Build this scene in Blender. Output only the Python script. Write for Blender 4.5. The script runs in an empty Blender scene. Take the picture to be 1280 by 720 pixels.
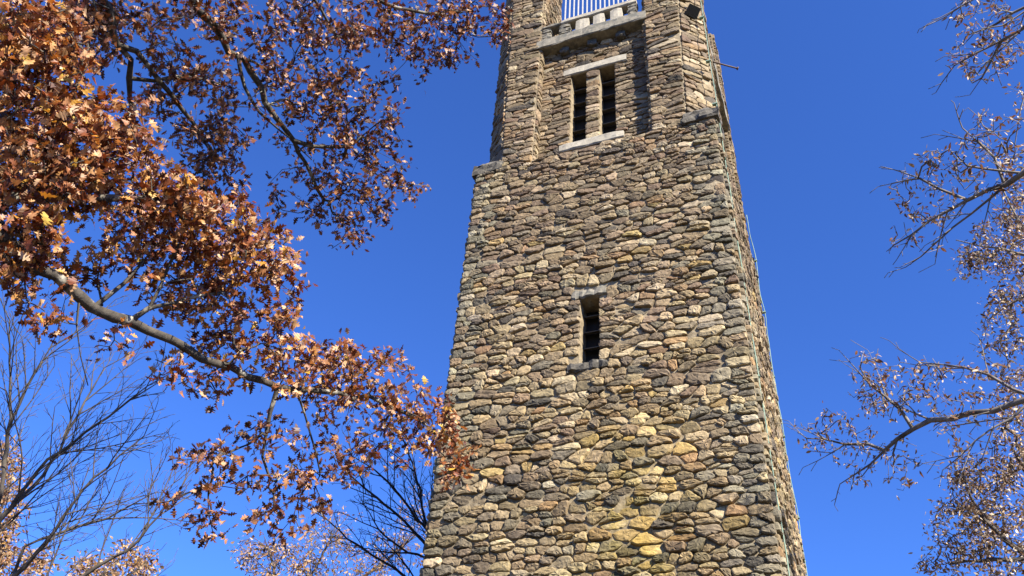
import bpy, math, random
import numpy as np
from mathutils import Matrix, Vector

S = bpy.context.scene
COL = S.collection
rad = math.radians

# ------------------------------------------------------------------ camera
CAM = np.array([4.7689, -19.2293, 1.6])
CR = np.array([0.93317761, 0.35356963, 0.06456055])
CU = np.array([0.18737024, -0.63185709, 0.75209641]) * 0
CF = np.array([-0.30671149, 0.6897428, 0.65588332])
CR /= np.linalg.norm(CR); CF -= CR * (CF @ CR); CF /= np.linalg.norm(CF)
CU = np.cross(CR, CF)
FPX = 1060.0
cd = bpy.data.cameras.new('camera')
cam = bpy.data.objects.new('camera', cd); COL.objects.link(cam)
cd.sensor_width = 36.0; cd.lens = FPX / 1280 * 36; cd.clip_end = 5000
M = Matrix.Identity(4)
for i in range(3):
    M[i][0], M[i][1], M[i][2], M[i][3] = CR[i], CU[i], -CF[i], CAM[i]
cam.matrix_world = M
S.camera = cam

# ------------------------------------------------------------------ light
SUN_AZ, SUN_EL = 58.0, 36.0            # degrees to the right of the tower front's normal (-Y), height
sx, sy = math.sin(rad(SUN_AZ)), -math.cos(rad(SUN_AZ))
w = bpy.data.worlds.new('World'); S.world = w; w.use_nodes = True
nt = w.node_tree; nt.nodes.clear()
sky = nt.nodes.new('ShaderNodeTexSky'); sky.sky_type = 'NISHITA'; sky.sun_disc = False
sky.sun_elevation = rad(SUN_EL)
sky.sun_rotation = math.atan2(sx, sy)
sky.air_density = 1.0; sky.dust_density = 0.0; sky.ozone_density = 3.0; sky.altitude = 300
bg = nt.nodes.new('ShaderNodeBackground'); bg.inputs[1].default_value = 0.0715
deep = nt.nodes.new('ShaderNodeMix'); deep.data_type = 'RGBA'; deep.blend_type = 'MULTIPLY'; deep.inputs[0].default_value = 1
deep.inputs[7].default_value = (.36, .625, 1.21, 1)      # the deep, clear autumn blue of the photo
wo = nt.nodes.new('ShaderNodeOutputWorld')
nt.links.new(sky.outputs[0], deep.inputs[6]); nt.links.new(deep.outputs[2], bg.inputs[0]); nt.links.new(bg.outputs[0], wo.inputs[0])
sd = bpy.data.lights.new('sun', 'SUN'); sd.energy = 5.0; sd.angle = rad(0.5); sd.color = (1.0, 0.91, 0.78)
sun = bpy.data.objects.new('sun', sd); COL.objects.link(sun)
dvec = Vector((sx * math.cos(rad(SUN_EL)), sy * math.cos(rad(SUN_EL)), math.sin(rad(SUN_EL))))
sun.rotation_euler = dvec.to_track_quat('Z', 'Y').to_euler()
S.view_settings.view_transform = 'Standard'; S.view_settings.look = 'None'
S.view_settings.gamma = 1; S.view_settings.use_curve_mapping = False
S.view_settings.exposure = 1.7

def pix(x, y, d):
    """a point d metres from the photographer along the sight line of photo pixel (x, y)"""
    v = CF + CR * (x - 640) / FPX + CU * (360 - y) / FPX
    return CAM + v / np.linalg.norm(v) * d
def onplane(x, y, axis, off):
    v = CF + CR * (x - 640) / FPX + CU * (360 - y) / FPX
    return CAM + v * (off - CAM[axis]) / v[axis]

# ------------------------------------------------------------------ helpers
class MB:
    """collects polygons (several materials) and links them as ONE mesh object"""
    def __init__(s): s.v = []; s.n = 0; s.loops = []; s.sizes = []; s.mat = []; s.tint = []; s.anytint = False; s.smooth = []
    def add(s, verts, faces, mat=0, tint=None, smooth=False):
        verts = np.asarray(verts, float).reshape(-1, 3)
        for f in faces: s.sizes.append(len(f)); s.loops.append(np.asarray(f) + s.n)
        s.mat += [mat] * len(faces); s.smooth += [smooth] * len(faces)
        s.v.append(verts); s.n += len(verts)
        s.tint.append(np.tile((0.3, 0.28, 0.25) if tint is None else tint, (len(verts), 1)))
        if tint is not None: s.anytint = True
    def box(s, x0, x1, y0, y1, z0, z1, mat=0, **k):
        v = [(x, y, z) for z in (z0, z1) for y in (y0, y1) for x in (x0, x1)]
        s.add(v, [(0, 2, 3, 1), (4, 5, 7, 6), (0, 1, 5, 4), (1, 3, 7, 5), (3, 2, 6, 7), (2, 0, 4, 6)], mat, **k)
    def tube(s, pts, r, n=8, mat=0, cap=True, smooth=True):
        pts = np.asarray(pts, float); m = len(pts); r = np.broadcast_to(r, (m,))
        d = np.gradient(pts, axis=0); d /= np.linalg.norm(d, axis=1)[:, None] + 1e-9
        ref = np.array([.31, .17, .94]) if abs(d[:, 2]).mean() < .8 else np.array([.96, .2, .1])
        a = np.cross(d, ref); a /= np.linalg.norm(a, axis=1)[:, None]; b = np.cross(d, a)
        th = np.arange(n) * 2 * np.pi / n
        V = pts[:, None] + r[:, None, None] * (a[:, None] * np.cos(th)[None, :, None] + b[:, None] * np.sin(th)[None, :, None])
        F = [(i * n + j, i * n + (j + 1) % n, (i + 1) * n + (j + 1) % n, (i + 1) * n + j) for i in range(m - 1) for j in range(n)]
        if cap: F += [tuple(range(n))[::-1], tuple(range((m - 1) * n, m * n))]
        s.add(V.reshape(-1, 3), F, mat, smooth=smooth)
    def rot(s, k):
        """copy turned k quarter turns about the tower axis"""
        o = MB(); c, q = [(1, 0), (0, 1), (-1, 0), (0, -1)][k % 4]
        R = np.array([[c, -q, 0], [q, c, 0], [0, 0, 1.]])
        o.v = [v @ R.T for v in s.v]; o.n = s.n
        for a in ('loops', 'sizes', 'mat', 'tint', 'smooth'): setattr(o, a, list(getattr(s, a)))
        o.anytint = s.anytint; return o
    def merge(s, o):
        s.v += o.v; s.loops += [l + s.n for l in o.loops]; s.n += o.n
        for a in ('sizes', 'mat', 'tint', 'smooth'): getattr(s, a).extend(getattr(o, a))
        s.anytint |= o.anytint
    def build(s, name, mats, parent=None, loc=None):
        V = np.concatenate(s.v)
        if parent is not None: V = V - np.array(parent_loc(parent))
        elif loc is not None: V = V - np.array(loc)
        L = np.concatenate(s.loops).astype(np.int32); Z = np.array(s.sizes, np.int32)
        me = bpy.data.meshes.new(name)
        me.vertices.add(len(V)); me.vertices.foreach_set('co', V.astype(np.float32).ravel())
        me.loops.add(len(L)); me.loops.foreach_set('vertex_index', L)
        me.polygons.add(len(Z)); me.polygons.foreach_set('loop_start', np.concatenate([[0], np.cumsum(Z)[:-1]]).astype(np.int32))
        me.polygons.foreach_set('material_index', np.array(s.mat, np.int32))
        me.polygons.foreach_set('use_smooth', np.array(s.smooth, bool))
        me.update(calc_edges=True)
        for m in (mats if isinstance(mats, (list, tuple)) else [mats]): me.materials.append(m)
        if s.anytint:
            at = me.attributes.new('tint', 'FLOAT_COLOR', 'POINT')
            T = np.concatenate(s.tint); at.data.foreach_set('color', np.c_[T, np.ones(len(T))].astype(np.float32).ravel())
        me.validate()
        o = bpy.data.objects.new(name, me); COL.objects.link(o)
        if parent is not None: o.parent = parent
        elif loc is not None: o.location = loc
        return o
def parent_loc(o):
    p = np.zeros(3)
    while o is not None: p = p + np.array(o.location); o = o.parent
    return p
def tag(o, label=None, cat=None, group=None, kind=None):
    if label: o['label'] = label
    if cat: o['category'] = cat
    if group: o['group'] = group
    if kind: o['kind'] = kind
    return o
def empty(name, loc, label, cat, group=None):
    o = bpy.data.objects.new(name, None); COL.objects.link(o); o.location = [float(c) for c in loc]
    return tag(o, label, cat, group)

# ------------------------------------------------------------------ materials
def newmat(name):
    m = bpy.data.materials.new(name); m.use_nodes = True
    t = m.node_tree; t.nodes.clear()
    out = t.nodes.new('ShaderNodeOutputMaterial'); p = t.nodes.new('ShaderNodeBsdfPrincipled')
    t.links.new(p.outputs[0], out.inputs[0])
    def N(kind, **kw):
        n = t.nodes.new(kind)
        for k, v in kw.items():
            if k.startswith('i_'): n.inputs[k[2:].replace('_', ' ')].default_value = v
            else: setattr(n, k, v)
        return n
    return m, t, p, out, N, t.links.new
def mixc(N, L, blend, fac, a, b):
    n = N('ShaderNodeMix', data_type='RGBA', blend_type=blend)
    for s_, val in ((0, fac), (6, a), (7, b)):
        if hasattr(val, 'is_linked'): L(val, n.inputs[s_])
        else: n.inputs[s_].default_value = val
    return n.outputs[2]
def ramp(N, L, fac, stops):
    r = N('ShaderNodeValToRGB'); e = r.color_ramp.elements
    while len(e) < len(stops): e.new(.5)
    for k, (pos, c) in enumerate(stops): e[k].position = pos; e[k].color = c if len(c) == 4 else (*c, 1)
    L(fac, r.inputs[0]); return r.outputs[0]
def g(v): return (v, v, v, 1)

def stone_material(name, mortar=False):
    m, t, p, out, N, L = newmat(name)
    geo = N('ShaderNodeNewGeometry')
    tc = N('ShaderNodeTexCoord'); pos = tc.outputs['Object']
    n1 = N('ShaderNodeTexNoise', i_Scale=7.0, i_Detail=6.0, i_Roughness=.65); L(pos, n1.inputs['Vector'])
    n2 = N('ShaderNodeTexNoise', i_Scale=32.0, i_Detail=5.0, i_Roughness=.7); L(pos, n2.inputs['Vector'])
    n3 = N('ShaderNodeTexNoise', i_Scale=.45, i_Detail=3.0); L(pos, n3.inputs['Vector'])
    if mortar:
        base = ramp(N, L, n1.outputs[0], [(.28, (.12, .095, .06)), (.52, (.215, .175, .112)), (.75, (.32, .275, .19))])
    else:
        a = N('ShaderNodeAttribute', attribute_name='tint')
        base = mixc(N, L, 'MULTIPLY', .85, a.outputs['Color'], ramp(N, L, n1.outputs[0], [(.28, g(.48)), (.48, g(.95)), (.70, g(1.48))]))
        # pale and dark lichen specks
        sp = ramp(N, L, n2.outputs[0], [(.60, g(0)), (.70, g(1))])
        base = mixc(N, L, 'MIX', mixc(N, L, 'MULTIPLY', 1.0, sp, g(.5)), base, (.42, .395, .32, 1))
        dk = ramp(N, L, n2.outputs[0], [(.30, g(1)), (.41, g(0))])
        base = mixc(N, L, 'MIX', mixc(N, L, 'MULTIPLY', 1.0, dk, g(.6)), base, (.05, .045, .04, 1))
    # large pale and dark weathering
    base = mixc(N, L, 'MULTIPLY', .5, base, ramp(N, L, n3.outputs[0], [(.32, g(.62)), (.6, g(1.15))]))
    # yellow-green moss stain low on the front wall
    sub = N('ShaderNodeVectorMath', operation='SUBTRACT'); L(pos, sub.inputs[0]); sub.inputs[1].default_value = (.9, -3.7, 9.3)
    scl = N('ShaderNodeVectorMath', operation='MULTIPLY'); L(sub.outputs[0], scl.inputs[0]); scl.inputs[1].default_value = (.55, .6, .26)
    ln = N('ShaderNodeVectorMath', operation='LENGTH'); L(scl.outputs[0], ln.inputs[0])
    mask = ramp(N, L, ln.outputs['Value'], [(.15, g(1)), (1.0, g(0))])
    n4 = N('ShaderNodeTexNoise', i_Scale=2.2, i_Detail=5.0); L(pos, n4.inputs['Vector'])
    mask = mixc(N, L, 'MULTIPLY', 1, mask, ramp(N, L, n4.outputs[0], [(.36, g(.15)), (.6, g(.95))]))
    if not mortar: mask = mixc(N, L, 'MULTIPLY', 1, mask, ramp(N, L, geo.outputs['Random Per Island'], [(.1, g(.25)), (.6, g(.8))]))
    else: mask = mixc(N, L, 'MULTIPLY', 1, mask, g(.3))
    base = mixc(N, L, 'MIX', mask, base, mixc(N, L, 'MULTIPLY', 1, base, (1.22, 1.10, .38, 1)))
    L(base, p.inputs['Base Color'])
    p.inputs['Roughness'].default_value = .88; p.inputs['Specular IOR Level'].default_value = .25
    b1 = N('ShaderNodeBump', i_Strength=.8, i_Distance=.03); L(n1.outputs[0], b1.inputs['Height'])
    b2 = N('ShaderNodeBump', i_Strength=.5, i_Distance=.012); L(n2.outputs[0], b2.inputs['Height']); L(b1.outputs[0], b2.inputs['Normal'])
    L(b2.outputs[0], p.inputs['Normal'])
    return m
STONE = stone_material('fieldstone'); MORTAR = stone_material('lime_mortar', True)

def rough_material(name, c0, c1, scale=6, bump=.4, rough=.85, stretch=None, extra=None, dist=.02):
    m, t, p, out, N, L = newmat(name)
    tc = N('ShaderNodeTexCoord'); pos = tc.outputs['Object']
    if stretch:
        mp = N('ShaderNodeMapping'); mp.inputs['Scale'].default_value = stretch; L(pos, mp.inputs[0]); pos = mp.outputs[0]
    n = N('ShaderNodeTexNoise', i_Scale=scale, i_Detail=6.0, i_Roughness=.65); L(pos, n.inputs['Vector'])
    c = ramp(N, L, n.outputs[0], [(.3, c0), (.7, c1)])
    if extra:
        n2 = N('ShaderNodeTexNoise', i_Scale=scale * extra[1], i_Detail=4.0); L(pos, n2.inputs['Vector'])
        c = mixc(N, L, 'MIX', ramp(N, L, n2.outputs[0], [(extra[2], g(0)), (extra[2] + .08, g(.85))]), c, (*extra[0], 1))
    L(c, p.inputs['Base Color']); p.inputs['Roughness'].default_value = rough
    p.inputs['Specular IOR Level'].default_value = .3
    b = N('ShaderNodeBump', i_Strength=bump, i_Distance=dist); L(n.outputs[0], b.inputs['Height']); L(b.outputs[0], p.inputs['Normal'])
    return m
CONC = rough_material('weathered_concrete', (.23, .21, .165), (.38, .35, .28), 9, .5, .9, extra=((.17, .16, .14), .5, .58))
CONC_D = rough_material('stained_concrete', (.12, .11, .088), (.25, .23, .18), 7, .6, .9, extra=((.10, .10, .085), .7, .52))
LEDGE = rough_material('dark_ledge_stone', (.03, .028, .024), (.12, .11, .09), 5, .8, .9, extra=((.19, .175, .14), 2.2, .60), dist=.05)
SLATM = rough_material('louvre_stone', (.07, .062, .05), (.14, .125, .10), 10, .3)
RAILM = rough_material('pale_painted_iron', (.36, .355, .32), (.48, .47, .42), 12, .1, .5)
BLACK = rough_material('black_lamp_metal', (.012, .012, .012), (.03, .028, .026), 20, .1, .5)
RUST = rough_material('rusty_iron', (.05, .035, .028), (.11, .075, .055), 30, .2, .7)
COPPER = rough_material('verdigris_copper', (.11, .185, .14), (.20, .28, .225), 8, .1, .7)
DARKIN = rough_material('dark_interior', (.01, .01, .01), (.02, .02, .02), 4, .1, .95)
OAKBARK = rough_material('oak_bark', (.02, .017, .014), (.085, .074, .058), 7, .9, .9, stretch=(1, 1, .5), extra=((.27, .255, .21), .6, .57), dist=.04)
TWIGBARK = rough_material('twig_bark', (.05, .042, .036), (.24, .215, .185), 3.5, .5, .8)
PALEBARK = rough_material('pale_bark', (.10, .085, .07), (.27, .245, .20), 5, .5, .9)
GREYBARK = rough_material('grey_bark', (.035, .030, .026), (.11, .095, .08), 5, .5, .9)
DARKBARK = rough_material('dark_bark', (.015, .013, .012), (.045, .038, .034), 5, .5, .9)

def leaf_material(name, stops, trans=.3, rough=.42, spec=.5):
    m, t, p, out, N, L = newmat(name)
    geo = N('ShaderNodeNewGeometry'); tc = N('ShaderNodeTexCoord')
    c = ramp(N, L, geo.outputs['Random Per Island'], stops)
    n = N('ShaderNodeTexNoise', i_Scale=22.0, i_Detail=3.0); L(tc.outputs['Object'], n.inputs['Vector'])
    c = mixc(N, L, 'MULTIPLY', .7, c, ramp(N, L, n.outputs[0], [(.35, g(.6)), (.65, g(1.25))]))
    L(c, p.inputs['Base Color']); p.inputs['Roughness'].default_value = rough; p.inputs['Specular IOR Level'].default_value = spec
    tr = N('ShaderNodeBsdfTranslucent'); L(mixc(N, L, 'MULTIPLY', 1, c, (1.25, .8, .5, 1)), tr.inputs[0])
    mx = N('ShaderNodeMixShader'); mx.inputs[0].default_value = trans
    L(p.outputs[0], mx.inputs[1]); L(tr.outputs[0], mx.inputs[2]); L(mx.outputs[0], out.inputs[0])
    return m
OAKLEAF = leaf_material('russet_oak_leaf', [(0, (.04, .010, .006)), (.2, (.11, .028, .010)), (.38, (.20, .062, .019)), (.55, (.31, .135, .05)), (.74, (.44, .28, .155)), (.97, (.42, .19, .03)), (1, (.45, .32, .05))], .25, .5, .4)  # cream stop raised to stand in for sunlit leaf highlights
SHADELEAF = leaf_material('shaded_red_oak_leaf', [(0, (.032, .010, .006)), (.32, (.085, .026, .010)), (.58, (.175, .062, .019)), (.82, (.32, .15, .06)), (1, (.42, .26, .15))], .2, .5, .4)  # red oak leaf darkened: shade of upper and hanging sprays is in the colour
TANLEAF = leaf_material('tan_dry_leaf', [(0, (.10, .05, .025)), (.35, (.20, .115, .062)), (.7, (.32, .225, .135)), (1, (.45, .36, .25))], .22, .6, .3)
GREYLEAF = leaf_material('grey_brown_dry_leaf', [(0, (.07, .042, .024)), (.35, (.17, .11, .06)), (.7, (.33, .245, .15)), (1, (.56, .48, .35))], .15, .6, .3)
BUFFLEAF = leaf_material('buff_dry_leaf', [(0, (.14, .06, .025)), (.3, (.25, .14, .068)), (.7, (.36, .24, .13)), (.93, (.43, .33, .21)), (1, (.38, .2, .035))], .25, .6, .3)

# ------------------------------------------------------------------ ground
def ground():
    m, t, p, out, N, L = newmat('leaf_littered_grass')
    tc = N('ShaderNodeTexCoord')
    n = N('ShaderNodeTexNoise', i_Scale=.35, i_Detail=8.0); L(tc.outputs['Object'], n.inputs['Vector'])
    c = ramp(N, L, n.outputs[0], [(.35, (.03, .035, .014)), (.52, (.065, .045, .022)), (.7, (.10, .06, .03))])
    L(c, p.inputs['Base Color']); p.inputs['Roughness'].default_value = 1
    b = MB(); k = 40; xs = np.concatenate([-np.geomspace(1500, 30, 12), np.linspace(-25, 25, 11), np.geomspace(30, 1500, 12)])
    n_ = len(xs); V = [(x, y, -.02 * max(0, math.hypot(x, y) - 25) ** .9 * .3 * (math.sin(x * .03) * .3 + 1)) for y in xs for x in xs]
    b.add(V, [(j * n_ + i, j * n_ + i + 1, (j + 1) * n_ + i + 1, (j + 1) * n_ + i) for j in range(n_ - 1) for i in range(n_ - 1)], smooth=True)
    tag(b.build('ground', m), kind='structure')
ground()

# ------------------------------------------------------------------ rubble masonry
rng = np.random.default_rng(11)
PAL_LOW = [((.36, .285, .19), 5), ((.30, .245, .175), 4), ((.45, .37, .25), 4), ((.25, .21, .165), 3), ((.12, .11, .10), .7), ((.38, .26, .15), 1.2),
           ((.54, .46, .34), 2), ((.27, .205, .15), 1.5), ((.42, .32, .16), 1), ((.22, .20, .165), 1.5)]
PAL_UP = [((.35, .28, .20), 5), ((.29, .225, .17), 4), ((.43, .35, .26), 4), ((.25, .205, .16), 3), ((.13, .115, .105), 1.3), ((.36, .255, .165), 1.6),
          ((.56, .48, .38), 2.2), ((.25, .185, .145), 2)]
def pick(pal):
    c = np.array([p for p, _ in pal]); wt = np.array([q for _, q in pal]); k = rng.choice(len(pal), p=wt / wt.sum())
    return np.clip(c[k] * rng.uniform(.62, 1.05) * rng.uniform(.97, 1.03, 3) * (.70, .66, .54) * (.86 if pal is PAL_UP else 1), 0, .7)

def clip(poly, nx, ny, c):
    out = []; L_ = len(poly)
    for i in range(L_):
        a = poly[i]; b = poly[(i + 1) % L_]
        da = nx * a[0] + ny * a[1] - c; db = nx * b[0] + ny * b[1] - c
        if da <= 0: out.append(a)
        if (da < 0 < db) or (db < 0 < da):
            t = da / (da - db); out.append((a[0] + (b[0] - a[0]) * t, a[1] + (b[1] - a[1]) * t))
    return out

def layout(s0, s1, t0, t1, holes, rh, sw, jit, aniso):
    """stone outlines of a roughly coursed rubble wall: cells round jittered seeds, edges kept straight at the wall's ends and openings"""
    seeds = []; t = t0
    while t < t1 - rh * .3:
        h = min(rh * rng.uniform(.58, 1.4), t1 - t)
        if t1 - t - h < rh * .4: h = t1 - t
        # long and short quoins close the two ends of each course
        qa, qb = rng.permutation([rng.uniform(.5, .9), rng.uniform(1.1, 1.7)]) * sw * .9; quoin = s1 - s0 > 5
        if quoin: seeds += [(s0 + qa / 2, t + h / 2), (s1 - qb / 2, t + h / 2)]
        s = s0 + qa if quoin else s0 - rng.uniform(0, sw * .2)
        while s < (s1 - qb - .1 if quoin else s1):
            w_ = sw * math.exp(rng.normal(0, .45)) * (h / rh) ** .4
            cs = s + w_ / 2; ct = t + h / 2
            if s0 < cs < (s1 - qb if quoin else s1):
                q = rng.random()
                if q < .06 and h > rh * .7: seeds += [(cs - w_ * .22, ct), (cs + w_ * .28, ct + h * .22), (cs + w_ * .26, ct - h * .26)]
                elif q < .20 and h > rh * .85: seeds += [(cs, ct - h * .24), (cs + rng.normal(0, .03), ct + h * .26)]
                elif q < .27: pass
                else: seeds.append((cs + rng.normal(0, jit * .6), ct + rng.normal(0, jit)))
            s += w_
        t += h
    P = [p for p in seeds if s0 + .05 < p[0] < s1 - .05 and t0 + .03 < p[1] < t1 - .03 and
         not any(a - .02 < p[0] < b + .02 and c - .02 < p[1] < d + .02 for a, b, c, d in holes)]
    G = list(P)
    R = max(sw, rh) * 1.6
    for p in P:
        if p[0] - s0 < R: G.append((2 * s0 - p[0], p[1]))
        if s1 - p[0] < R: G.append((2 * s1 - p[0], p[1]))
        if p[1] - t0 < R: G.append((p[0], 2 * t0 - p[1]))
        if t1 - p[1] < R: G.append((p[0], 2 * t1 - p[1]))
    A = np.array(G); n = len(P); cells = []
    bw, bh = sw * 2.1, rh * 1.9
    for i in range(n):
        px, py = G[i]
        poly = [(px - bw / 2, py - bh / 2), (px + bw / 2, py - bh / 2), (px + bw / 2, py + bh / 2), (px - bw / 2, py + bh / 2)]
        dx = A[:, 0] - px; dy = A[:, 1] - py
        near = np.where((abs(dx) < sw * 2.4) & (abs(dy) < rh * 2.2))[0]
        dd = dx[near] ** 2 + (dy[near] * aniso) ** 2
        gap = rng.uniform(.006, .019)
        for j in near[np.argsort(dd)][1:16]:
            nx, ny = dx[j], dy[j] * aniso * aniso
            ln = math.hypot(nx, ny)
            if ln < 1e-6: continue
            mx, my = px + dx[j] / 2, py + dy[j] / 2
            poly = clip(poly, nx / ln, ny / ln, (nx * mx + ny * my) / ln - gap)
            if len(poly) < 3: break
        for a, b, c, d in holes:      # keep openings clear
            if len(poly) < 3: break
            lo_ = min(q[0] for q in poly); hi_ = max(q[0] for q in poly); bo_ = min(q[1] for q in poly); to_ = max(q[1] for q in poly)
            if hi_ <= a or lo_ >= b or to_ <= c or bo_ >= d: continue
            if px < a: poly = clip(poly, 1, 0, a)
            elif px > b: poly = clip(poly, -1, 0, -b)
            elif py < c: poly = clip(poly, 0, 1, c)
            elif py > d: poly = clip(poly, 0, -1, -d)
        if len(poly) >= 3: cells.append(np.array(poly))
    return cells

def resample(poly, n):
    q = np.roll(poly, -1, 0); 
    p2 = np.empty((len(poly) * 2, 2)); k = .16
    p2[0::2] = poly * (1 - k) + q * k; p2[1::2] = poly * k + q * (1 - k)       # cut corners once
    d = np.linalg.norm(np.roll(p2, -1, 0) - p2, axis=1); cum = np.concatenate([[0], np.cumsum(d)])
    t = np.arange(n) / n * cum[-1] + rng.uniform(-.15, .15, n) * cum[-1] / n
    pp = np.vstack([p2, p2[:1]])
    return np.c_[np.interp(t % cum[-1], cum, pp[:, 0]), np.interp(t % cum[-1], cum, pp[:, 1])]

NV = 18
def stones(B, fmap, s0, s1, t0, t1, holes=(), rh=.225, sw=.335, jit=.038, aniso=2.1, prot=(.05, .125), pal=PAL_LOW, palf=None):
    """fmap(s, t, h) -> points; stones stand proud of the mortar face h = 0"""
    n = NV
    F = []
    for r in range(4):
        for j in range(n):
            F.append((r * n + j, r * n + (j + 1) % n, (r + 1) * n + (j + 1) % n, (r + 1) * n + j))
    for j in range(n): F.append((4 * n + j, 4 * n + (j + 1) % n, 5 * n))
    for poly in layout(s0, s1, t0, t1, holes, rh, sw, jit, aniso):
        area = .5 * abs(np.sum(poly[:, 0] * np.roll(poly[:, 1], -1) - poly[:, 1] * np.roll(poly[:, 0], -1)))
        if area < .004: continue
        p = resample(poly, n); c = poly.mean(0)
        H = rng.uniform(*prot) * min(1, (area / (rh * sw)) ** .4 + .15)
        tx, ty = rng.normal(0, .075), rng.normal(0, .11)
        pillow = rng.uniform(.5, 1.0)
        rings = []
        sz = math.sqrt(area)
        jr = rng.normal(0, .027 * sz, (n, 2))
        for sc, hh, nz in ((1.0, -.05, 0), (1.005, H * .36, .5), (.965, H * .82, 1), (.88 - .10 * pillow, H * .99, 1), (.48, H * 1.04, 1)):
            q = c + (p + jr - c) * sc
            off = (q - c) @ np.array([tx, ty])
            z = hh + (off if nz else 0) * min(1, max(0, hh / H)) + rng.normal(0, H * .06, n) * nz
            rings.append(np.c_[q, z])
        rings.append(np.array([[c[0], c[1], H * 1.05 + rng.normal(0, H * .1)]]))
        Q = np.vstack(rings)
        col = pick(palf(c) if palf else pal)
        V = fmap(Q[:, 0], Q[:, 1], Q[:, 2])
        B.add(V, F, 0, tint=col, smooth=False)

def mortar_face(B, fmap, s0, s1, t0, t1, holes=(), lift=(.0, .035)):
    """uneven mortar bed: fuller in some patches, raked out in others"""
    ss = sorted(set([s0, s1] + [h[0] for h in holes] + [h[1] for h in holes])); tt = sorted(set([t0, t1] + [h[2] for h in holes] + [h[3] for h in holes]))
    ph = rng.uniform(0, 6.28, 6)
    for a, b in zip(ss, ss[1:]):
        for c, d in zip(tt, tt[1:]):
            if any(h[0] <= (a + b) / 2 <= h[1] and h[2] <= (c + d) / 2 <= h[3] for h in holes): continue
            nx = max(1, int((b - a) / .22)); ny = max(1, int((d - c) / .22))
            X, Y = np.meshgrid(np.linspace(a, b, nx + 1), np.linspace(c, d, ny + 1)); X = X.ravel(); Y = Y.ravel()
            f = .5 + .28 * np.sin(X * 1.7 + ph[0] + 1.3 * np.sin(Y * .9 + ph[1])) + .22 * np.sin(Y * 2.3 + ph[2] + np.sin(X * 2.9 + ph[3]))
            H = lift[0] + (lift[1] - lift[0]) * f + rng.normal(0, .008, len(X))
            e = (X < a + .01) | (X > b - .01) | (Y < c + .01) | (Y > d - .01); H[e] = 0
            w_ = nx + 1
            B.add(fmap(X, Y, H), [(q * w_ + p, q * w_ + p + 1, (q + 1) * w_ + p + 1, (q + 1) * w_ + p) for q in range(ny) for p in range(nx)], 1, smooth=True)
def wall(B, fmap, *a, **k):
    holes = list(k.pop('holes', ())); keep = k.pop('keep', []); lift = k.pop('lift', (-.01, .025))       # keep: places of lintels and sills
    mortar_face(B, fmap, *a, holes=holes, lift=lift); stones(B, fmap, *a, holes=holes + keep, **k)

HW = 3.65; ZL = 21.40; ZS = 27.44; ZD = 27.90; ZT = 34.0; XI = 1.86; DR = .37
YR = -HW + DR                                   # face of the recessed wall
def cham(t): return .80 - .028 * np.clip(t - ZL, 0, 20)      # chamfer of the upper corners narrows upward

tower = empty('stone_tower', (0, 0, 0), 'tall square fieldstone tower with slit windows, corner piers and a railed balcony', 'tower')

def front(y0):
    return lambda s, t, h: np.c_[s, np.full_like(s, y0) - h, t]
WIN = (-.25, .26, 13.52, 15.52)
PAL_GREY = [((.22, .205, .17), 4), ((.29, .27, .225), 4), ((.14, .132, .118), 1.2), ((.36, .30, .21), 2), ((.38, .35, .29), 1.5)]
def low_pal(c):
    if abs(c[0]) > 2.9 and rng.random() < .65: return PAL_GREY      # grey quoins
    if c[1] < 11 and rng.random() < .12: return PAL_GREY
    # browner and greyer courses toward the top of the shaft, tan below
    f = np.clip((c[1] - 11) / 9, 0, 1)
    return PAL_UP if rng.random() < f else PAL_LOW
def shaft_side(hole):
    b = MB(); holes = [WIN] if hole else []
    wall(b, front(-HW), -HW - .02, HW + .02, 0, ZL, holes=holes, lift=(.0, .042), keep=[(-.46, .44, 15.52, 15.80), (-.52, .46, 13.26, 13.52)] if hole else [], palf=low_pal)
    if hole:
        x0, x1, z0, z1 = WIN; y0, y1 = -HW, -HW + .55
        for V in ([(x0, y0, z0), (x0, y1, z0), (x0, y1, z1), (x0, y0, z1)], [(x1, y0, z0), (x1, y0, z1), (x1, y1, z1), (x1, y1, z0)],
                  [(x0, y0, z0), (x1, y0, z0), (x1, y1, z0), (x0, y1, z0)], [(x0, y0, z1), (x0, y1, z1), (x1, y1, z1), (x1, y0, z1)]):
            b.add(V, [(0, 1, 2, 3)], 1)
    return b
sh = shaft_side(True); A = MB(); A.merge(sh)
s1 = shaft_side(False); A.merge(s1.rot(1)); A.merge(s1.rot(2)); A.merge(s1.rot(3))
SM = [STONE, MORTAR, DARKIN]
A.build('shaft_wall', SM, tower)

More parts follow.
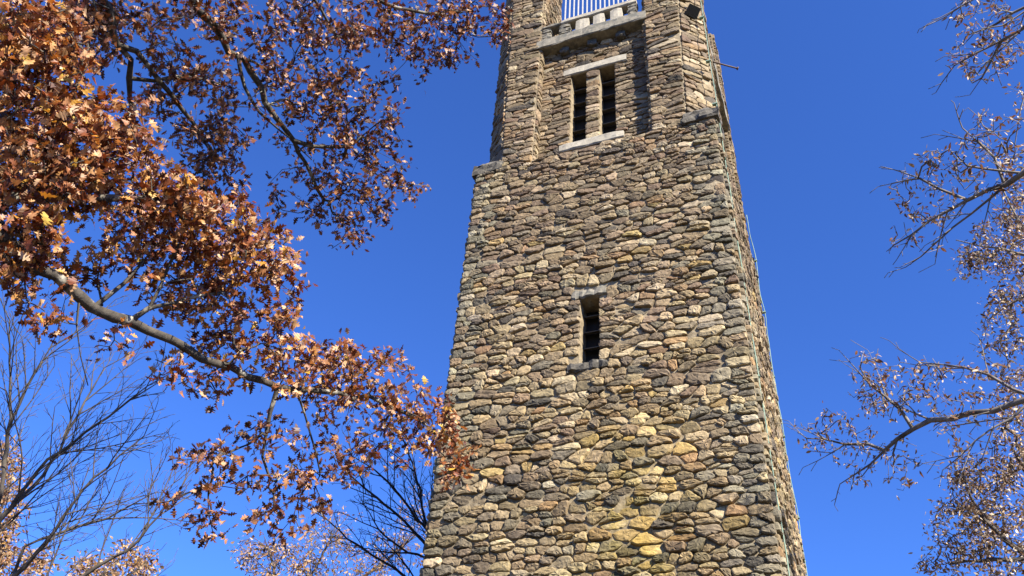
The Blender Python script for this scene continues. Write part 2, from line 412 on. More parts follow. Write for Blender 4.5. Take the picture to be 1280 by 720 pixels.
# corner piers with chamfered outer corner (front-right one first, then turned)
UP = dict(rh=.185, sw=.40, jit=.03, aniso=2.3, prot=(.05, .095), pal=PAL_UP)
def corner_pier():
    b = MB()
    z0, z1 = ZL + .001, ZT
    def wmap(x_in, sign):
        # front strip from the inner edge XI out to the chamfer, strip 0..1.0 in s
        def f(s, t, h):
            wd = HW - cham(t) - XI
            return np.c_[sign * (XI + s * wd), np.full_like(s, -HW) - h, t]
        return f
    wall(b, lambda s, t, h: np.c_[XI + s * (HW - cham(t) - XI) / 1.0, np.full_like(s, -HW) - h, t], 0, 1.0, z0, z1, **UP)
    r2 = math.sqrt(.5)
    def fch(s, t, h):
        c = cham(t); q = s / 1.1
        return np.c_[HW - c + q * c + h * r2, -HW + q * c - h * r2, t]
    wall(b, fch, 0, 1.1, z0, z1, **{**UP, 'sw': .46, 'rh': .21})
    # side strip (the neighbour face's other pier): x = HW, y from -(HW - c) to -XI
    wall(b, lambda s, t, h: np.c_[np.full_like(s, HW) + h, -(HW - cham(t)) + s * (HW - cham(t) - XI), t], 0, 1.0, z0, z1, **UP)
    # reveals beside the recesses, deep above the deck
    for za, zb, dp in ((z0, ZS, DR), (ZD, ZT, HW - XI)):
        wall(b, lambda s, t, h: np.c_[np.full_like(s, XI) - h, -HW + s, t], 0, dp, za, zb, **{**UP, 'sw': .30})
        wall(b, lambda s, t, h: np.c_[HW - s, np.full_like(s, -XI) + h, t], 0, dp, za, zb, **{**UP, 'sw': .30})
    b.add([(XI, -HW, ZT), (HW - .45, -HW, ZT), (HW, -HW + .45, ZT), (HW, -XI, ZT), (XI, -XI, ZT)], [(0, 1, 2, 3, 4)], 1)
    return b
cp = corner_pier(); cp2 = corner_pier()
for k in range(4):
    (cp if k % 2 == 0 else cp2).rot(k).build('corner_pier', SM, tower)

# recessed walls with paired slits
W1 = (-.80, -.27, 22.27, 25.86); W2 = (.17, .70, 22.27, 25.86)
def recess_side():
    b = MB()
    wall(b, front(YR), -XI, XI, ZL + .001, ZS, holes=[W1, W2], keep=[(-1.06, 1.12, 25.86, 26.24), (-1.10, .95, 21.92, 22.27)], **UP)
    for x0, x1, z0, z1 in (W1, W2):
        y0, y1 = YR, YR + .5
        for V in ([(x0, y0, z0), (x0, y1, z0), (x0, y1, z1), (x0, y0, z1)], [(x1, y0, z0), (x1, y0, z1), (x1, y1, z1), (x1, y1, z0)],
                  [(x0, y0, z0), (x1, y0, z0), (x1, y1, z0), (x0, y1, z0)], [(x0, y0, z1), (x0, y1, z1), (x1, y1, z1), (x1, y0, z1)]):
            b.add(V, [(0, 1, 2, 3)], 1)
    return b
rw = recess_side()
for k in range(4): rw.rot(k).build('recess_wall', SM, tower)
# deck, closing the hollow shaft, and a stone stair enclosure behind the front-left pier
b = MB(); b.box(-HW + .05, HW - .05, -HW + .45, HW - .45, ZS, ZD - .01, 0); b.build('deck', [CONC_D], tower)

def rough_block(B, x0, x1, y0, y1, z0, z1, j=.015, mat=0, nx=5):
    """a hewn block: box with subdivided, jittered faces and worn arrises"""
    nx = max(2, nx); xs = np.linspace(x0, x1, nx + 1)
    prof = []
    c = min(.035, (z1 - z0) * .2, (y1 - y0) * .2)
    base = [(y0, z0 + c), (y0 + c, z0), (y1 - c, z0), (y1, z0 + c), (y1, z1 - c), (y1 - c, z1), (y0 + c, z1), (y0, z1 - c)]
    m = len(base); V = []
    for i, x in enumerate(xs):
        e = c * .6 if i in (0, nx) else 0
        for (y, z) in base:
            yy = y + (e if y < (y0 + y1) / 2 else -e); zz = z + (e if z < (z0 + z1) / 2 else -e)
            V.append((x + rng.normal(0, j * .4), yy + rng.normal(0, j), zz + rng.normal(0, j)))
    F = [(i * m + q, (i + 1) * m + q, (i + 1) * m + (q + 1) % m, i * m + (q + 1) % m) for i in range(nx) for q in range(m)]
    F += [tuple(range(m)), tuple(range(nx * m, (nx + 1) * m))[::-1]]
    B.add(V, [f[::-1] for f in F], mat)

def window_parts(k, win, yf, nslat, lint, sill, lm, sm_, depth):
    x0, x1, z0, z1 = win
    o = MB()
    o.box(x0 - .02, x1 + .02, yf + depth + .24, yf + depth + .28, z0 - .1, z1 + .1)  # black plate behind the blades, its colour standing in for the unlit inside
    e = o.rot(k).build('window', [DARKIN], tower)
    # stone louvre blades, tilted
    pitch = (z1 - z0) / nslat
    for i in range(nslat):
        z = z0 + (i + .35) * pitch; L_ = MB()
        V = [(x, y, zz) for x in (x0 + .002, x1 - .002) for (y, zz) in ((yf + depth, z), (yf + depth + .22, z + .10), (yf + depth + .22, z + .118), (yf + depth, z + .020))]
        L_.add(V, [(0, 1, 2, 3), (4, 7, 6, 5), (0, 4, 5, 1), (1, 5, 6, 2), (2, 6, 7, 3), (3, 7, 4, 0)])
        L_.rot(k).build('louvre_blade', [SLATM], e)
    for nm, bx, mt in (('lintel', lint, lm), ('sill', sill, sm_)):
        if bx:
            q = MB(); rough_block(q, *bx[:6], j=bx[6], nx=9); q.rot(k).build(nm, [mt], e)
for k in (0,):
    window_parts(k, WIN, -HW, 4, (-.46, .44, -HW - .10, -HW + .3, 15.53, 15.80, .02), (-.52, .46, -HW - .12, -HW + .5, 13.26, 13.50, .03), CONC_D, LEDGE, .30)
for k in range(4):
    window_parts(k, W1, YR, 5, (-1.06, 1.12, YR - .10, YR + .4, 25.865, 26.24, .006), (-1.10, .95, YR - .12, YR + .45, 21.92, 22.265, .006), CONC, CONC, .27)
    window_parts(k, W2, YR, 5, None, None, CONC, CONC, .27)

# balconies
for k in range(4):
    q = MB(); rough_block(q, -1.99, 1.93, -HW - .10, -HW + .75, ZS - .02, ZD + .005, j=.010, nx=14); bal = q.rot(k).build('balcony', [CONC_D], tower)
    for xc in (-1.02, -.02, .98):
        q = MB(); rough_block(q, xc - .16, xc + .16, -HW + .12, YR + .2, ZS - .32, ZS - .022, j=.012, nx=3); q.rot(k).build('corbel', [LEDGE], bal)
    yb0, yb1 = -HW - .02, -HW + .30
    for (a, c, st) in ((-1.86, -1.50, 1), (-1.20, -.78, 1), (-.58, -.10, 0), (.06, .46, 0), (.68, 1.10, 0), (1.30, 1.60, 1)):
        q = MB()
        if st:
            z = ZD + .006
            while z < 28.64:
                h = min(rng.uniform(.1, .17), 28.66 - z); rough_block(q, a + rng.uniform(-.02, .02), c + rng.uniform(-.02, .02), yb0 + rng.uniform(-.02, .03), yb1, z, z + h - .012, j=.012, nx=3); z += h
        else: rough_block(q, a, c, yb0, yb1, ZD + .006, 28.66, j=.008, nx=3)
        q.rot(k).build('parapet_block', [CONC_D if st else CONC], bal)
    q = MB(); rough_block(q, -1.84, -1.12, -HW - .05, -HW + .34, 28.665, 28.80, j=.012, nx=4); q.rot(k).build('coping', [CONC_D], bal)
    q = MB(); rough_block(q, -1.115, 1.62, -HW - .05, -HW + .34, 28.665, 28.90, j=.006, nx=10); q.rot(k).build('coping', [CONC], bal)
    q = MB(); y = -HW + .10
    for xc in np.arange(-1.02, 1.6, .165): q.box(xc - .022, xc + .022, y - .012, y + .012, 28.90, 30.9)
    q.box(-1.1, 1.6, y - .02, y + .02, 30.9, 30.95)
    q.rot(k).build('railing', [RAILM], bal)

# weathered slabs capping the square corners where the chamfer starts
def ledge():
    b = MB()
    o = HW + .13; a = HW - .86
    bot = np.array([(a, -HW + .02), (a, -o), (o, -o), (o, -a), (HW - .02, -a)])
    n = 6; P = []
    ring = []
    for i in range(len(bot)):
        p, q = bot[i], bot[(i + 1) % len(bot)]
        for tt in np.linspace(0, 1, n, endpoint=False): ring.append(p + (q - p) * tt)
    ring = np.array(ring); m = len(ring)
    ctr = np.array([HW - .35, -HW + .35])
    lv = [(.99, -.06, .015), (1.02, .0, .03), (1.01, .14, .03), (1.0, .27, .03), (.95, .33, .02), (.55, .62, .02)]
    V = []
    for sc, z, j in lv:
        r = ctr + (ring - ctr) * sc + rng.normal(0, j, ring.shape)
        V.append(np.c_[r, np.full(m, ZL + z) + rng.normal(0, j * .6, m)])
    V = np.vstack(V); F = [(r * m + i, r * m + (i + 1) % m, (r + 1) * m + (i + 1) % m, (r + 1) * m + i) for r in range(len(lv) - 1) for i in range(m)]
    F += [tuple(range(m))[::-1], tuple(range((len(lv) - 1) * m, len(lv) * m))]
    b.add(V, F, 0); return b
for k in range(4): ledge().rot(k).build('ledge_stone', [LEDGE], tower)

# ------------------------------------------------------------------ things hung on the tower
def floodlight():
    c = np.array([3.42, -3.50, 27.35])
    o = empty('floodlight', c, 'black box floodlight tilted down from the tower\'s upper right corner pier', 'floodlight')
    ax = np.array([.707, -.707, 0]); tn = np.array([.707, .707, 0]); up = np.array([0, 0, 1.])
    fw = ax * .62 - up * .78; fw /= np.linalg.norm(fw); u2 = np.cross(tn, fw)
    def bx(B, cc, hx, hy0, hy1, hz, t=1.0):
        V = []
        for d, s_ in ((hy0, t), (hy1, 1.0)):
            for a, b_ in ((-1, -1), (1, -1), (1, 1), (-1, 1)): V.append(cc + tn * hx * a * s_ + u2 * hz * b_ * s_ + fw * d)
        B.add(V, [(0, 1, 2, 3), (7, 6, 5, 4), (0, 4, 5, 1), (1, 5, 6, 2), (2, 6, 7, 3), (3, 7, 4, 0)])
    b = MB(); bx(b, c, .20, -.16, .10, .17, .7); b.build('housing', [BLACK], o)
    b = MB(); bx(b, c, .215, .10, .13, .185); b.build('front_frame', [BLACK], o)
    b = MB(); b.tube([c - tn * .22, c - tn * .22 - fw * .10 + up * .12, c + up * .34 - ax * .08, c + tn * .22 - fw * .10 + up * .12, c + tn * .22], .018, 6)
    b.tube([c + up * .33 - ax * .06, c + up * .5 - ax * .2, c + up * .5 - ax * .48], .028, 8); b.build('bracket', [BLACK], o)
floodlight()
p0 = np.array([3.60, -1.98, 26.60]); p1 = np.array([4.48, -1.60, 26.27])
b = MB(); b.tube([p0, p1], .028, 8); b.tube([p1 - (p1 - p0) * .02, p1 + (p1 - p0) * .03], .055, 10)
tag(b.build('iron_pipe', [RUST], loc=p0), 'thin rusty iron pipe poking out of the tower\'s right side below the top', 'pipe')

def cable(name, y, zs, label, amp, bulge=()):
    pts = []
    for z in np.linspace(zs[0], zs[1], 90):
        j = amp * (math.sin(z * 1.3 + y) + .5 * math.sin(z * 3.1))
        x = HW + .10 + abs(j) * .3
        for zb, wb, a in bulge: x += a * math.exp(-((z - zb) / wb) ** 2)
        pts.append((x, y + j, z))
    b = MB(); b.tube(pts, (.014), 6)
    for z in np.arange(zs[0] + .8, zs[1], 2.4):
        i = int((z - zs[0]) / (zs[1] - zs[0]) * 89); x, yy, zz = pts[i]
        b.box(HW - .02, x + .03, yy - .05, yy + .05, zz - .02, zz + .02)
    tag(b.build(name, [COPPER], loc=(HW, y, 0)), label, 'cable')
cable('lightning_cable', -HW + .22, (0, 32), 'pale green cable running straight up beside the tower\'s front right corner', .03)
cable('lightning_cable', HW - .1, (0, 24.5), 'pale green slack cable along the far edge of the tower\'s right side', .08, ((22.0, .9, .06), (19.6, .7, .05)))

# ------------------------------------------------------------------ trees
class Wood:
    """nodes of a branching skeleton; attractors pull new shoots out of the nearest limb"""
    def __init__(s, seed): s.p = []; s.par = []; s.minr = []; s.tips = []; s.r = np.random.default_rng(seed); s.own = []
    def limb(s, pts, r0, r1, parent=-1, wob=.02, own=0, step=.25):
        pts = np.asarray(pts, float)
        if parent == 'near':
            P = np.array(s.p); parent = int(np.argmin(np.linalg.norm(P - pts[0], axis=1)))
        d = np.concatenate([[0], np.cumsum(np.linalg.norm(np.diff(pts, axis=0), axis=1))]); n = max(3, int(d[-1] / step))
        t = np.linspace(0, d[-1], n + 1)
        # smooth path through the points
        q = np.stack([np.interp(t, d, pts[:, k]) for k in range(3)], 1)
        for _ in range(2): q[1:-1] = (q[:-2] + 2 * q[1:-1] + q[2:]) / 4
        q[1:-1] += s.r.normal(0, wob, q[1:-1].shape)
        last = parent; ids = []
        for i, x in enumerate(q):
            if i == 0 and parent >= 0: continue
            s.p.append(x); s.par.append(last); s.minr.append(r0 + (r1 - r0) * t[i] / d[-1]); s.own.append(own); last = len(s.p) - 1; ids.append(last)
        return ids
    def shoots(s, att, seg=.22, wob=.12, gravity=0.0, own=None, maxd=9):
        P = np.array(s.p); own_a = np.array(s.own)
        base = P if own is None else P[own_a == own]
        att = att[np.argsort([np.min(np.linalg.norm(base - a, axis=1)) for a in att])]
        buf = np.zeros((len(P) + len(att) * 40, 3)); buf[:len(P)] = P; n = len(P)
        ok = np.zeros(len(buf), bool); ok[:n] = True if own is None else own_a == own
        for a in att:
            D = np.linalg.norm(buf[:n] - a, axis=1); D[~ok[:n]] = 1e9
            i = int(np.argmin(D)); d = D[i]
            if d > maxd: continue
            # start a little further down the limb so the shoot leaves at an angle
            back = int(min(6, d / .28))
            for _ in range(back):
                if s.par[i] >= 0 and ok[s.par[i]]: i = s.par[i]
            st = buf[i]; d = np.linalg.norm(a - st); k = max(2, int(d / seg))
            dirn = st - buf[s.par[i]] if s.par[i] >= 0 else a - st
            dirn = dirn / (np.linalg.norm(dirn) + 1e-6)
            c = st + dirn * d * .35 + s.r.normal(0, wob * d * .6, 3) + np.array([0, 0, gravity * d])
            last = i
            for q in range(1, k + 1):
                t = q / k; x = (1 - t) ** 2 * st + 2 * t * (1 - t) * c + t * t * a + (s.r.normal(0, seg * wob, 3) if q < k else 0)
                s.p.append(x); s.par.append(last); s.minr.append(0); s.own.append(s.own[i])
                buf[n] = x; ok[n] = True; n += 1; last = n - 1
            s.tips.append((last, a, a - s.p[s.par[last]]))
    def twigs(s, ids, length, gap=.3, levels=3, up=.35, ang=(28, 52), tip_only=.15, shrink=.5):
        """alternate straight side twigs along a limb, then side twigs on those"""
        P = s.p; acc = 0; side = 1; n = len(ids); ph = s.r.uniform(0, 6.28)
        for q in range(1, n):
            i = ids[q]; pr = ids[q - 1]; d = P[i] - P[pr]; L_ = np.linalg.norm(d); d = d / (L_ + 1e-9); acc += L_
            t = q / n
            if t < tip_only or acc < gap * s.r.uniform(.6, 1.4): continue
            acc = 0; side = -side
            ax = np.cross(d, s.r.normal(0, 1, 3)); ax /= np.linalg.norm(ax)
            a = rad(s.r.uniform(*ang)); dd = d * math.cos(a) + ax * math.sin(a); dd[2] += up * s.r.uniform(.3, 1.2); dd /= np.linalg.norm(dd)
            ln = length * (1.15 - t * .75) * s.r.uniform(.45, 1.25); k = max(3, int(ln / .22)); last = i; x = P[i].copy(); new = [i]
            bend = s.r.normal(0, .10, 3) + np.array([0, 0, .05])
            for j in range(k):
                x = x + dd * ln / k; dd = dd + bend * ln / k + s.r.normal(0, .045, 3); dd /= np.linalg.norm(dd)
                s.p.append(x); s.par.append(last); s.minr.append(0); s.own.append(s.own[i]); last = len(s.p) - 1; new.append(last)
            if levels > 1: s.twigs(new, ln * shrink, gap * .62, levels - 1, up, ang, .12, shrink)
    def radii(s, tip=.004, pw=2.3):
        n = len(s.p); acc = np.zeros(n); kids = np.zeros(n, int)
        for i in range(n):
            if s.par[i] >= 0: kids[s.par[i]] += 1
        R = np.zeros(n)
        for i in range(n - 1, -1, -1):
            if kids[i] == 0: acc[i] = tip ** pw
            R[i] = max(acc[i] ** (1 / pw), s.minr[i])
            if s.par[i] >= 0: acc[s.par[i]] += max(acc[i], (R[i] * .0) ** pw)
        s.R = np.maximum(R, tip); return s.R
    def mesh(s, own=None, sides=6):
        n = len(s.p); P = np.array(s.p); R = s.R
        main = {}
        for i in range(n):
            p = s.par[i]
            if p >= 0 and (p not in main or R[i] > R[main[p]]): main[p] = i
        D = np.zeros((n, 3))
        for i in range(n):
            p = s.par[i]; d = P[i] - P[p] if p >= 0 else np.zeros(3)
            if i in main: d = d + P[main[i]] - P[i]
            D[i] = d / (np.linalg.norm(d) + 1e-9)
        ref = np.array([.42, .33, .85]); a = np.cross(D, ref); a /= np.linalg.norm(a, axis=1)[:, None] + 1e-9; b_ = np.cross(D, a)
        B = MB(); ringid = {}
        V = []; F = []
        def ring(c, aa, bb, r, m):
            th = np.arange(m) * 2 * np.pi / m; st = len(V)
            lump = 1 + (s.r.normal(0, .11, m) if r > .03 else 0)
            V.extend(c + (r * lump)[:, None] * (np.cos(th)[:, None] * aa + np.sin(th)[:, None] * bb) if r > .03 else c + r * (np.cos(th)[:, None] * aa + np.sin(th)[:, None] * bb)); return st
        for i in range(n):
            p = s.par[i]
            if own is not None and s.own[i] != own: continue
            m = 10 if R[i] > .09 else (sides if R[i] > .02 else 4)
            if p < 0: ringid[i] = (ring(P[i], a[i], b_[i], R[i], m), m); continue
            if main.get(p) == i and p in ringid and ringid[p][1] == m: r0 = ringid[p][0]
            else:
                rr = min(R[p] * .9, R[i] * 1.25); r0 = ring(P[p], a[i], b_[i], rr, m)
            r1 = ring(P[i], a[i], b_[i], R[i], m); ringid[i] = (r1, m)
            F += [(r0 + j, r0 + (j + 1) % m, r1 + (j + 1) % m, r1 + j) for j in range(m)]
            if i not in main: F.append(tuple(range(r1, r1 + m)))
        if not F: return None
        B.add(np.array(V), F, 0, smooth=True); return B

OAK_T = np.array([(0, .02), (.16, .045), (.24, .20), (.27, .21), (.36, .085), (.45, .33), (.50, .34), (.57, .11), (.68, .30), (.72, .29), (.77, .10), (.88, .13), (1, 0.0)])
OVAL_T = np.array([(0, .015), (.15, .10), (.4, .19), (.65, .17), (.85, .09), (1, 0)])
def leaves(B, centres, dirs, size, r, tmpl=OAK_T, droop=.4, mat=0, fold=(.15, .7), scale=(.55, 1.3), upbias=.45):
    n = len(centres); m = len(tmpl)
    # template: midrib points then right and left outlines
    up = np.c_[tmpl[:, 0], tmpl[:, 1], np.zeros(m)]; lo = np.c_[tmpl[:, 0], -tmpl[:, 1], np.zeros(m)]
    ax = dirs + r.normal(0, .75, (n, 3)) - np.array([0, 0, droop]); ax /= np.linalg.norm(ax, axis=1)[:, None]
    nr = r.normal(0, 1, (n, 3)) + np.array([0, 0, upbias]); nr -= ax * np.sum(nr * ax, 1)[:, None]; nr /= np.linalg.norm(nr, axis=1)[:, None]
    sd_ = np.cross(nr, ax); sz = size * r.uniform(*scale, n); fo = r.uniform(*fold, n); cu = r.uniform(-.9, 1.5, n); tw = r.normal(0, .9, n)
    V = np.zeros((n, 2 * m, 3))
    for h, t in ((0, up), (1, lo)):
        x = t[:, 0][None, :]; y = t[:, 1][None, :]
        z = np.abs(y) * np.sin(fo)[:, None] - cu[:, None] * (x ** 2) * .45 + tw[:, None] * x * y
        yy = y * np.cos(fo)[:, None]
        V[:, h * m:(h + 1) * m] = centres[:, None] + sz[:, None, None] * (x[..., None] * ax[:, None] + yy[..., None] * sd_[:, None] + z[..., None] * nr[:, None])
    # both halves share stem and tip points: one outline folded through a quad strip keeps it a single island
    F = []
    for i in range(n):
        o = i * 2 * m
        for j in range(m - 1):
            F.append((o + j, o + j + 1, o + m + j + 1, o + m + j))
    B.add(V.reshape(-1, 3), F, mat, smooth=True)

def blobs(lst, r, mul=1.0):
    """points inside ellipses given by photo pixel, half sizes, distance range and count"""
    out = []
    for (x, y, rx, ry, d0, d1, n) in lst:
        for _ in range(int(n * mul)):
            while True:
                a, b_ = r.uniform(-1, 1, 2)
                if a * a + b_ * b_ <= 1: break
            out.append(pix(x + a * rx, y + b_ * ry, r.uniform(d0, d1)))
    return np.array(out)
def line(pts): return [pix(*p) for p in pts]
def foliage(W, own, per, size, spread, r, tmpl, **k):
    cs, ds = [], []
    for (i, a, d) in W.tips:
        if W.own[i] != own: continue
        n = r.integers(per[0], per[1] + 1); dn = d / (np.linalg.norm(d) + 1e-6)
        for _ in range(n):
            o = r.normal(0, 1, 3); o /= np.linalg.norm(o)
            cs.append(a + o * spread * r.uniform(.1, 1) - dn * r.uniform(0, spread)); ds.append(dn * .4 + o * .9)
    B = MB(); leaves(B, np.array(cs), np.array(ds), size, r, tmpl, **k); return B, len(cs)

def oak():
    r = np.random.default_rng(5); W = Wood(7)
    tb = pix(-420, 330, 10.5); root = np.array([tb[0], tb[1], 0.0])
    t = empty('oak_tree', root, 'large oak at left with russet autumn leaves reaching toward the tower', 'tree')
    W.limb([root, root + (0, 0, 3), root + (.15, .1, 7), root + (.1, -.1, 11), root + (.4, .2, 15), root + (.5, .4, 18)], .38, .14, own=0, step=.5)
    # limb 1: the long low limb
    W.limb([root + (.1, .05, 6.2)] + line([(-120, 235, 9.3), (0, 300, 9.4), (40, 325, 9.5), (90, 365, 9.7), (130, 393, 10), (170, 408, 10.2), (215, 428, 10.5), (280, 460, 11), (370, 492, 11.8), (440, 492, 12.4), (500, 505, 13), (560, 548, 13.6)]), .078, .012, 'near', .035, 1)
    W.limb(line([(172, 408, 10.2), (192, 385, 10.2), (204, 350, 10.3), (222, 310, 10.4)]), .025, .01, 'near', .01, 1)
    W.limb(line([(192, 385, 10.2), (240, 372, 10.5), (275, 366, 10.7)]), .02, .008, 'near', .01, 1)
    W.limb(line([(130, 380, 10), (170, 340, 10.1), (200, 300, 10.2)]), .03, .01, 'near', .01, 1)
    W.limb(line([(340, 490, 11.6), (335, 545, 11.6), (330, 570, 11.6), (338, 600, 11.6)]), .016, .005, 'near', .02, 6)
    W.limb(line([(370, 495, 11.8), (390, 540, 12), (400, 590, 12.1)]), .016, .005, 'near', .02, 6)
    W.limb(line([(-40, 290, 9.4), (30, 240, 9.6), (60, 180, 9.9), (90, 130, 10.2), (110, 60, 10.6)]), .06, .012, 'near', .015, 1)
    W.limb(line([(30, 240, 9.6), (100, 250, 9.8), (170, 245, 10.2), (240, 260, 10.6), (330, 310, 11.2)]), .035, .01, 'near', .015, 1)
    W.limb(line([(88, 365, 9.7), (95, 400, 9.7), (98, 440, 9.7), (95, 466, 9.7), (110, 482, 9.7)]), .011, .004, 'near', .01, 1)
    # upper limbs
    W.limb([root + (.1, -.05, 10.2)] + line([(-60, -200, 12.5), (80, -60, 12.8), (125, -5, 13), (150, 45, 13.2), (162, 85, 13.4), (167, 130, 13.6), (172, 180, 13.8)]), .10, .03, 'near', .035, 2)
    W.limb(line([(155, 45, 13.2), (185, 80, 13.4), (205, 110, 13.5), (235, 145, 13.8), (265, 190, 14)]), .04, .012, 'near', .012, 2)
    W.limb(line([(172, 108, 13.5), (215, 97, 13.6), (245, 92, 13.8), (275, 105, 14)]), .028, .01, 'near', .012, 2)
    W.limb([root + (.35, .1, 13.4)] + line([(60, -260, 14), (190, -100, 14.5), (240, -5, 14.8), (265, 30, 15), (293, 60, 15.1), (320, 95, 15.2), (352, 160, 15.4), (378, 195, 15.6), (405, 250, 16)]), .08, .012, 'near', .035, 3)
    W.limb(line([(293, 50, 15), (303, 95, 15.1), (312, 130, 15.2), (335, 152, 15.2), (362, 170, 15.4), (390, 200, 15.6)]), .04, .01, 'near', .012, 3)
    W.limb(line([(370, 180, 15.5), (400, 185, 15.7), (430, 183, 15.8)]), .022, .008, 'near', .012, 3)
    W.limb([root + (.4, .2, 14.8)] + line([(150, -320, 14.5), (300, -160, 15.5), (420, -30, 16.2), (490, 10, 16.6), (560, 20, 17)]), .07, .010, 'near', .012, 4)
    W.limb(line([(360, -60, 15.8), (400, 10, 15.9), (430, 60, 16)]), .03, .01, 'near', .012, 4)
    A1 = blobs([(40, 40, 60, 45, 9.6, 11, 55), (45, 120, 75, 60, 9.2, 10.8, 75), (120, 165, 80, 45, 9.6, 10.8, 60), (50, 215, 75, 50, 9, 10.4, 60), (20, 290, 45, 45, 8.8, 10, 34),
                (150, 235, 95, 40, 9.6, 10.8, 60), (240, 265, 80, 40, 10, 11.2, 50), (210, 310, 100, 40, 10, 11.2, 55), (320, 315, 55, 45, 10.6, 11.8, 45), (15, 350, 25, 40, 9, 9.8, 16),
                (60, 395, 40, 25, 9.4, 9.9, 7), (110, 320, 60, 30, 9.6, 10.4, 16), (260, 370, 80, 35, 10.4, 11.4, 36), (340, 370, 45, 40, 10.9, 11.8, 26), (150, 425, 30, 14, 9.9, 10.3, 4), (215, 460, 28, 22, 10.3, 10.8, 6),
                (300, 420, 70, 35, 10.8, 11.7, 38), (390, 450, 70, 35, 11.5, 12.6, 48), (460, 475, 60, 40, 12.2, 13.2, 48), (525, 515, 45, 45, 12.8, 13.8, 44), (565, 560, 22, 50, 13.2, 14, 26), (500, 555, 55, 35, 12.6, 13.6, 18),
                (300, 480, 70, 30, 10.8, 11.6, 16), (430, 520, 60, 25, 12, 13, 14), (470, 590, 60, 25, 12.6, 13.4, 7)], r)
    A6 = blobs([(255, 575, 42, 24, 10.9, 11.5, 13), (250, 625, 34, 26, 10.9, 11.5, 10), (265, 665, 30, 16, 11, 11.5, 6), (330, 545, 45, 30, 11.3, 12, 13), (340, 605, 50, 30, 11.3, 12, 18), (345, 650, 45, 25, 11.3, 11.9, 11), (400, 570, 35, 40, 11.8, 12.4, 14), (410, 640, 25, 25, 11.8, 12.3, 5)], r)
    A2 = blobs([(95, 35, 60, 38, 12.4, 14, 44), (150, 20, 50, 22, 12.6, 14, 18), (215, 15, 40, 18, 12.8, 14.2, 12), (120, 75, 30, 18, 12.8, 13.8, 8), (215, 80, 40, 34, 13, 14.2, 20), (240, 130, 55, 45, 13.2, 14.6, 30), (270, 190, 42, 40, 13.6, 14.8, 20), (265, 235, 38, 42, 13.6, 14.8, 24), (300, 140, 40, 40, 13.8, 14.8, 14), (190, 130, 20, 20, 13, 14, 5)], r)
    A3 = blobs([(270, 15, 50, 22, 14.4, 15.6, 20), (315, 40, 50, 40, 14.6, 15.8, 30), (380, 90, 55, 55, 15, 16.4, 46), (430, 120, 55, 50, 15.2, 16.6, 40), (385, 160, 50, 30, 15.2, 16.2, 20), (460, 160, 38, 50, 15.6, 16.8, 24), (420, 215, 60, 30, 15.6, 16.8, 28), (480, 205, 35, 35, 15.8, 17, 22),
                (380, 245, 40, 28, 15.6, 16.4, 12), (440, 262, 55, 28, 15.8, 17, 24), (430, 300, 30, 14, 15.8, 16.6, 6), (505, 238, 34, 12, 16.2, 17, 9), (350, 225, 18, 40, 15.4, 16, 5)], r)
    A4 = blobs([(400, 25, 60, 35, 15.4, 16.8, 36), (470, 30, 60, 40, 16, 17.2, 38), (540, 35, 55, 38, 16.4, 17.4, 36), (600, 22, 34, 32, 16.6, 17.4, 22), (510, 85, 35, 22, 16.2, 17, 10), (570, 70, 28, 26, 16.6, 17.2, 9), (625, 30, 14, 22, 16.8, 17.4, 6)], r)
    A2 = np.vstack([A2, blobs([(90, 40, 65, 45, 12.6, 14.2, 26), (160, 25, 50, 28, 12.6, 14.2, 16), (235, 110, 60, 55, 13.2, 14.8, 26), (275, 200, 40, 55, 13.6, 14.8, 24), (262, 250, 42, 30, 13.6, 14.8, 14)], r)])
    A3 = np.vstack([A3, blobs([(300, 20, 60, 25, 14.4, 15.8, 18), (390, 90, 65, 65, 15, 16.6, 36), (450, 130, 55, 60, 15.2, 16.8, 28), (430, 200, 75, 50, 15.4, 17, 36), (420, 265, 60, 35, 15.6, 17, 22), (500, 235, 40, 16, 16.2, 17, 8)], r)])
    A4 = np.vstack([A4, blobs([(430, 25, 80, 40, 15.6, 17, 36), (530, 40, 70, 42, 16.2, 17.4, 36), (600, 25, 40, 38, 16.6, 17.4, 20)], r)])
    A1 = np.vstack([A1, blobs([(40, 60, 75, 70, 9.4, 11, 60), (50, 180, 80, 70, 9.2, 10.6, 60), (130, 210, 90, 60, 9.6, 10.8, 45), (30, 290, 50, 50, 8.9, 10, 22), (250, 290, 100, 50, 10.2, 11.2, 40)], r)])
    sv = np.array(dvec); ns = 230; shade = A2[r.permutation(len(A2))[:ns]] + sv * r.uniform(3.0, 6.5, (ns, 1))  # unseen foliage added toward the sun to shade the upper-left leaves
    W.limb([root + (.4, .2, 14.2)] + [shade.mean(0) + (root - shade.mean(0)) * (.35, .35, 0) + (0, 0, .6), shade.mean(0), shade.mean(0) + (1.5, -.6, .2)], .07, .012, 'near', .02, 5)  # added out-of-view limb that carries the shading foliage
    for k, a in ((1, A1), (2, A2), (3, A3), (4, A4), (5, shade), (6, A6)): W.shoots(a, own=k, gravity=.03)
    W.radii(.0056)
    W.mesh(0).build('trunk', [OAKBARK], t)
    for k, lm, per in ((1, OAKLEAF, (8, 12)), (2, SHADELEAF, (7, 11)), (3, SHADELEAF, (6, 10)), (4, SHADELEAF, (6, 10)), (5, SHADELEAF, (7, 11)), (6, SHADELEAF, (7, 11))):  # upper limbs and hanging sprays get the darkened leaf for their shade
        br = W.mesh(k).build('branch', [OAKBARK], t)
        fb, n = foliage(W, k, per, .118, .155, r, OAK_T); fb.build('foliage', [lm], br); print('oak leaves', k, n)
oak()

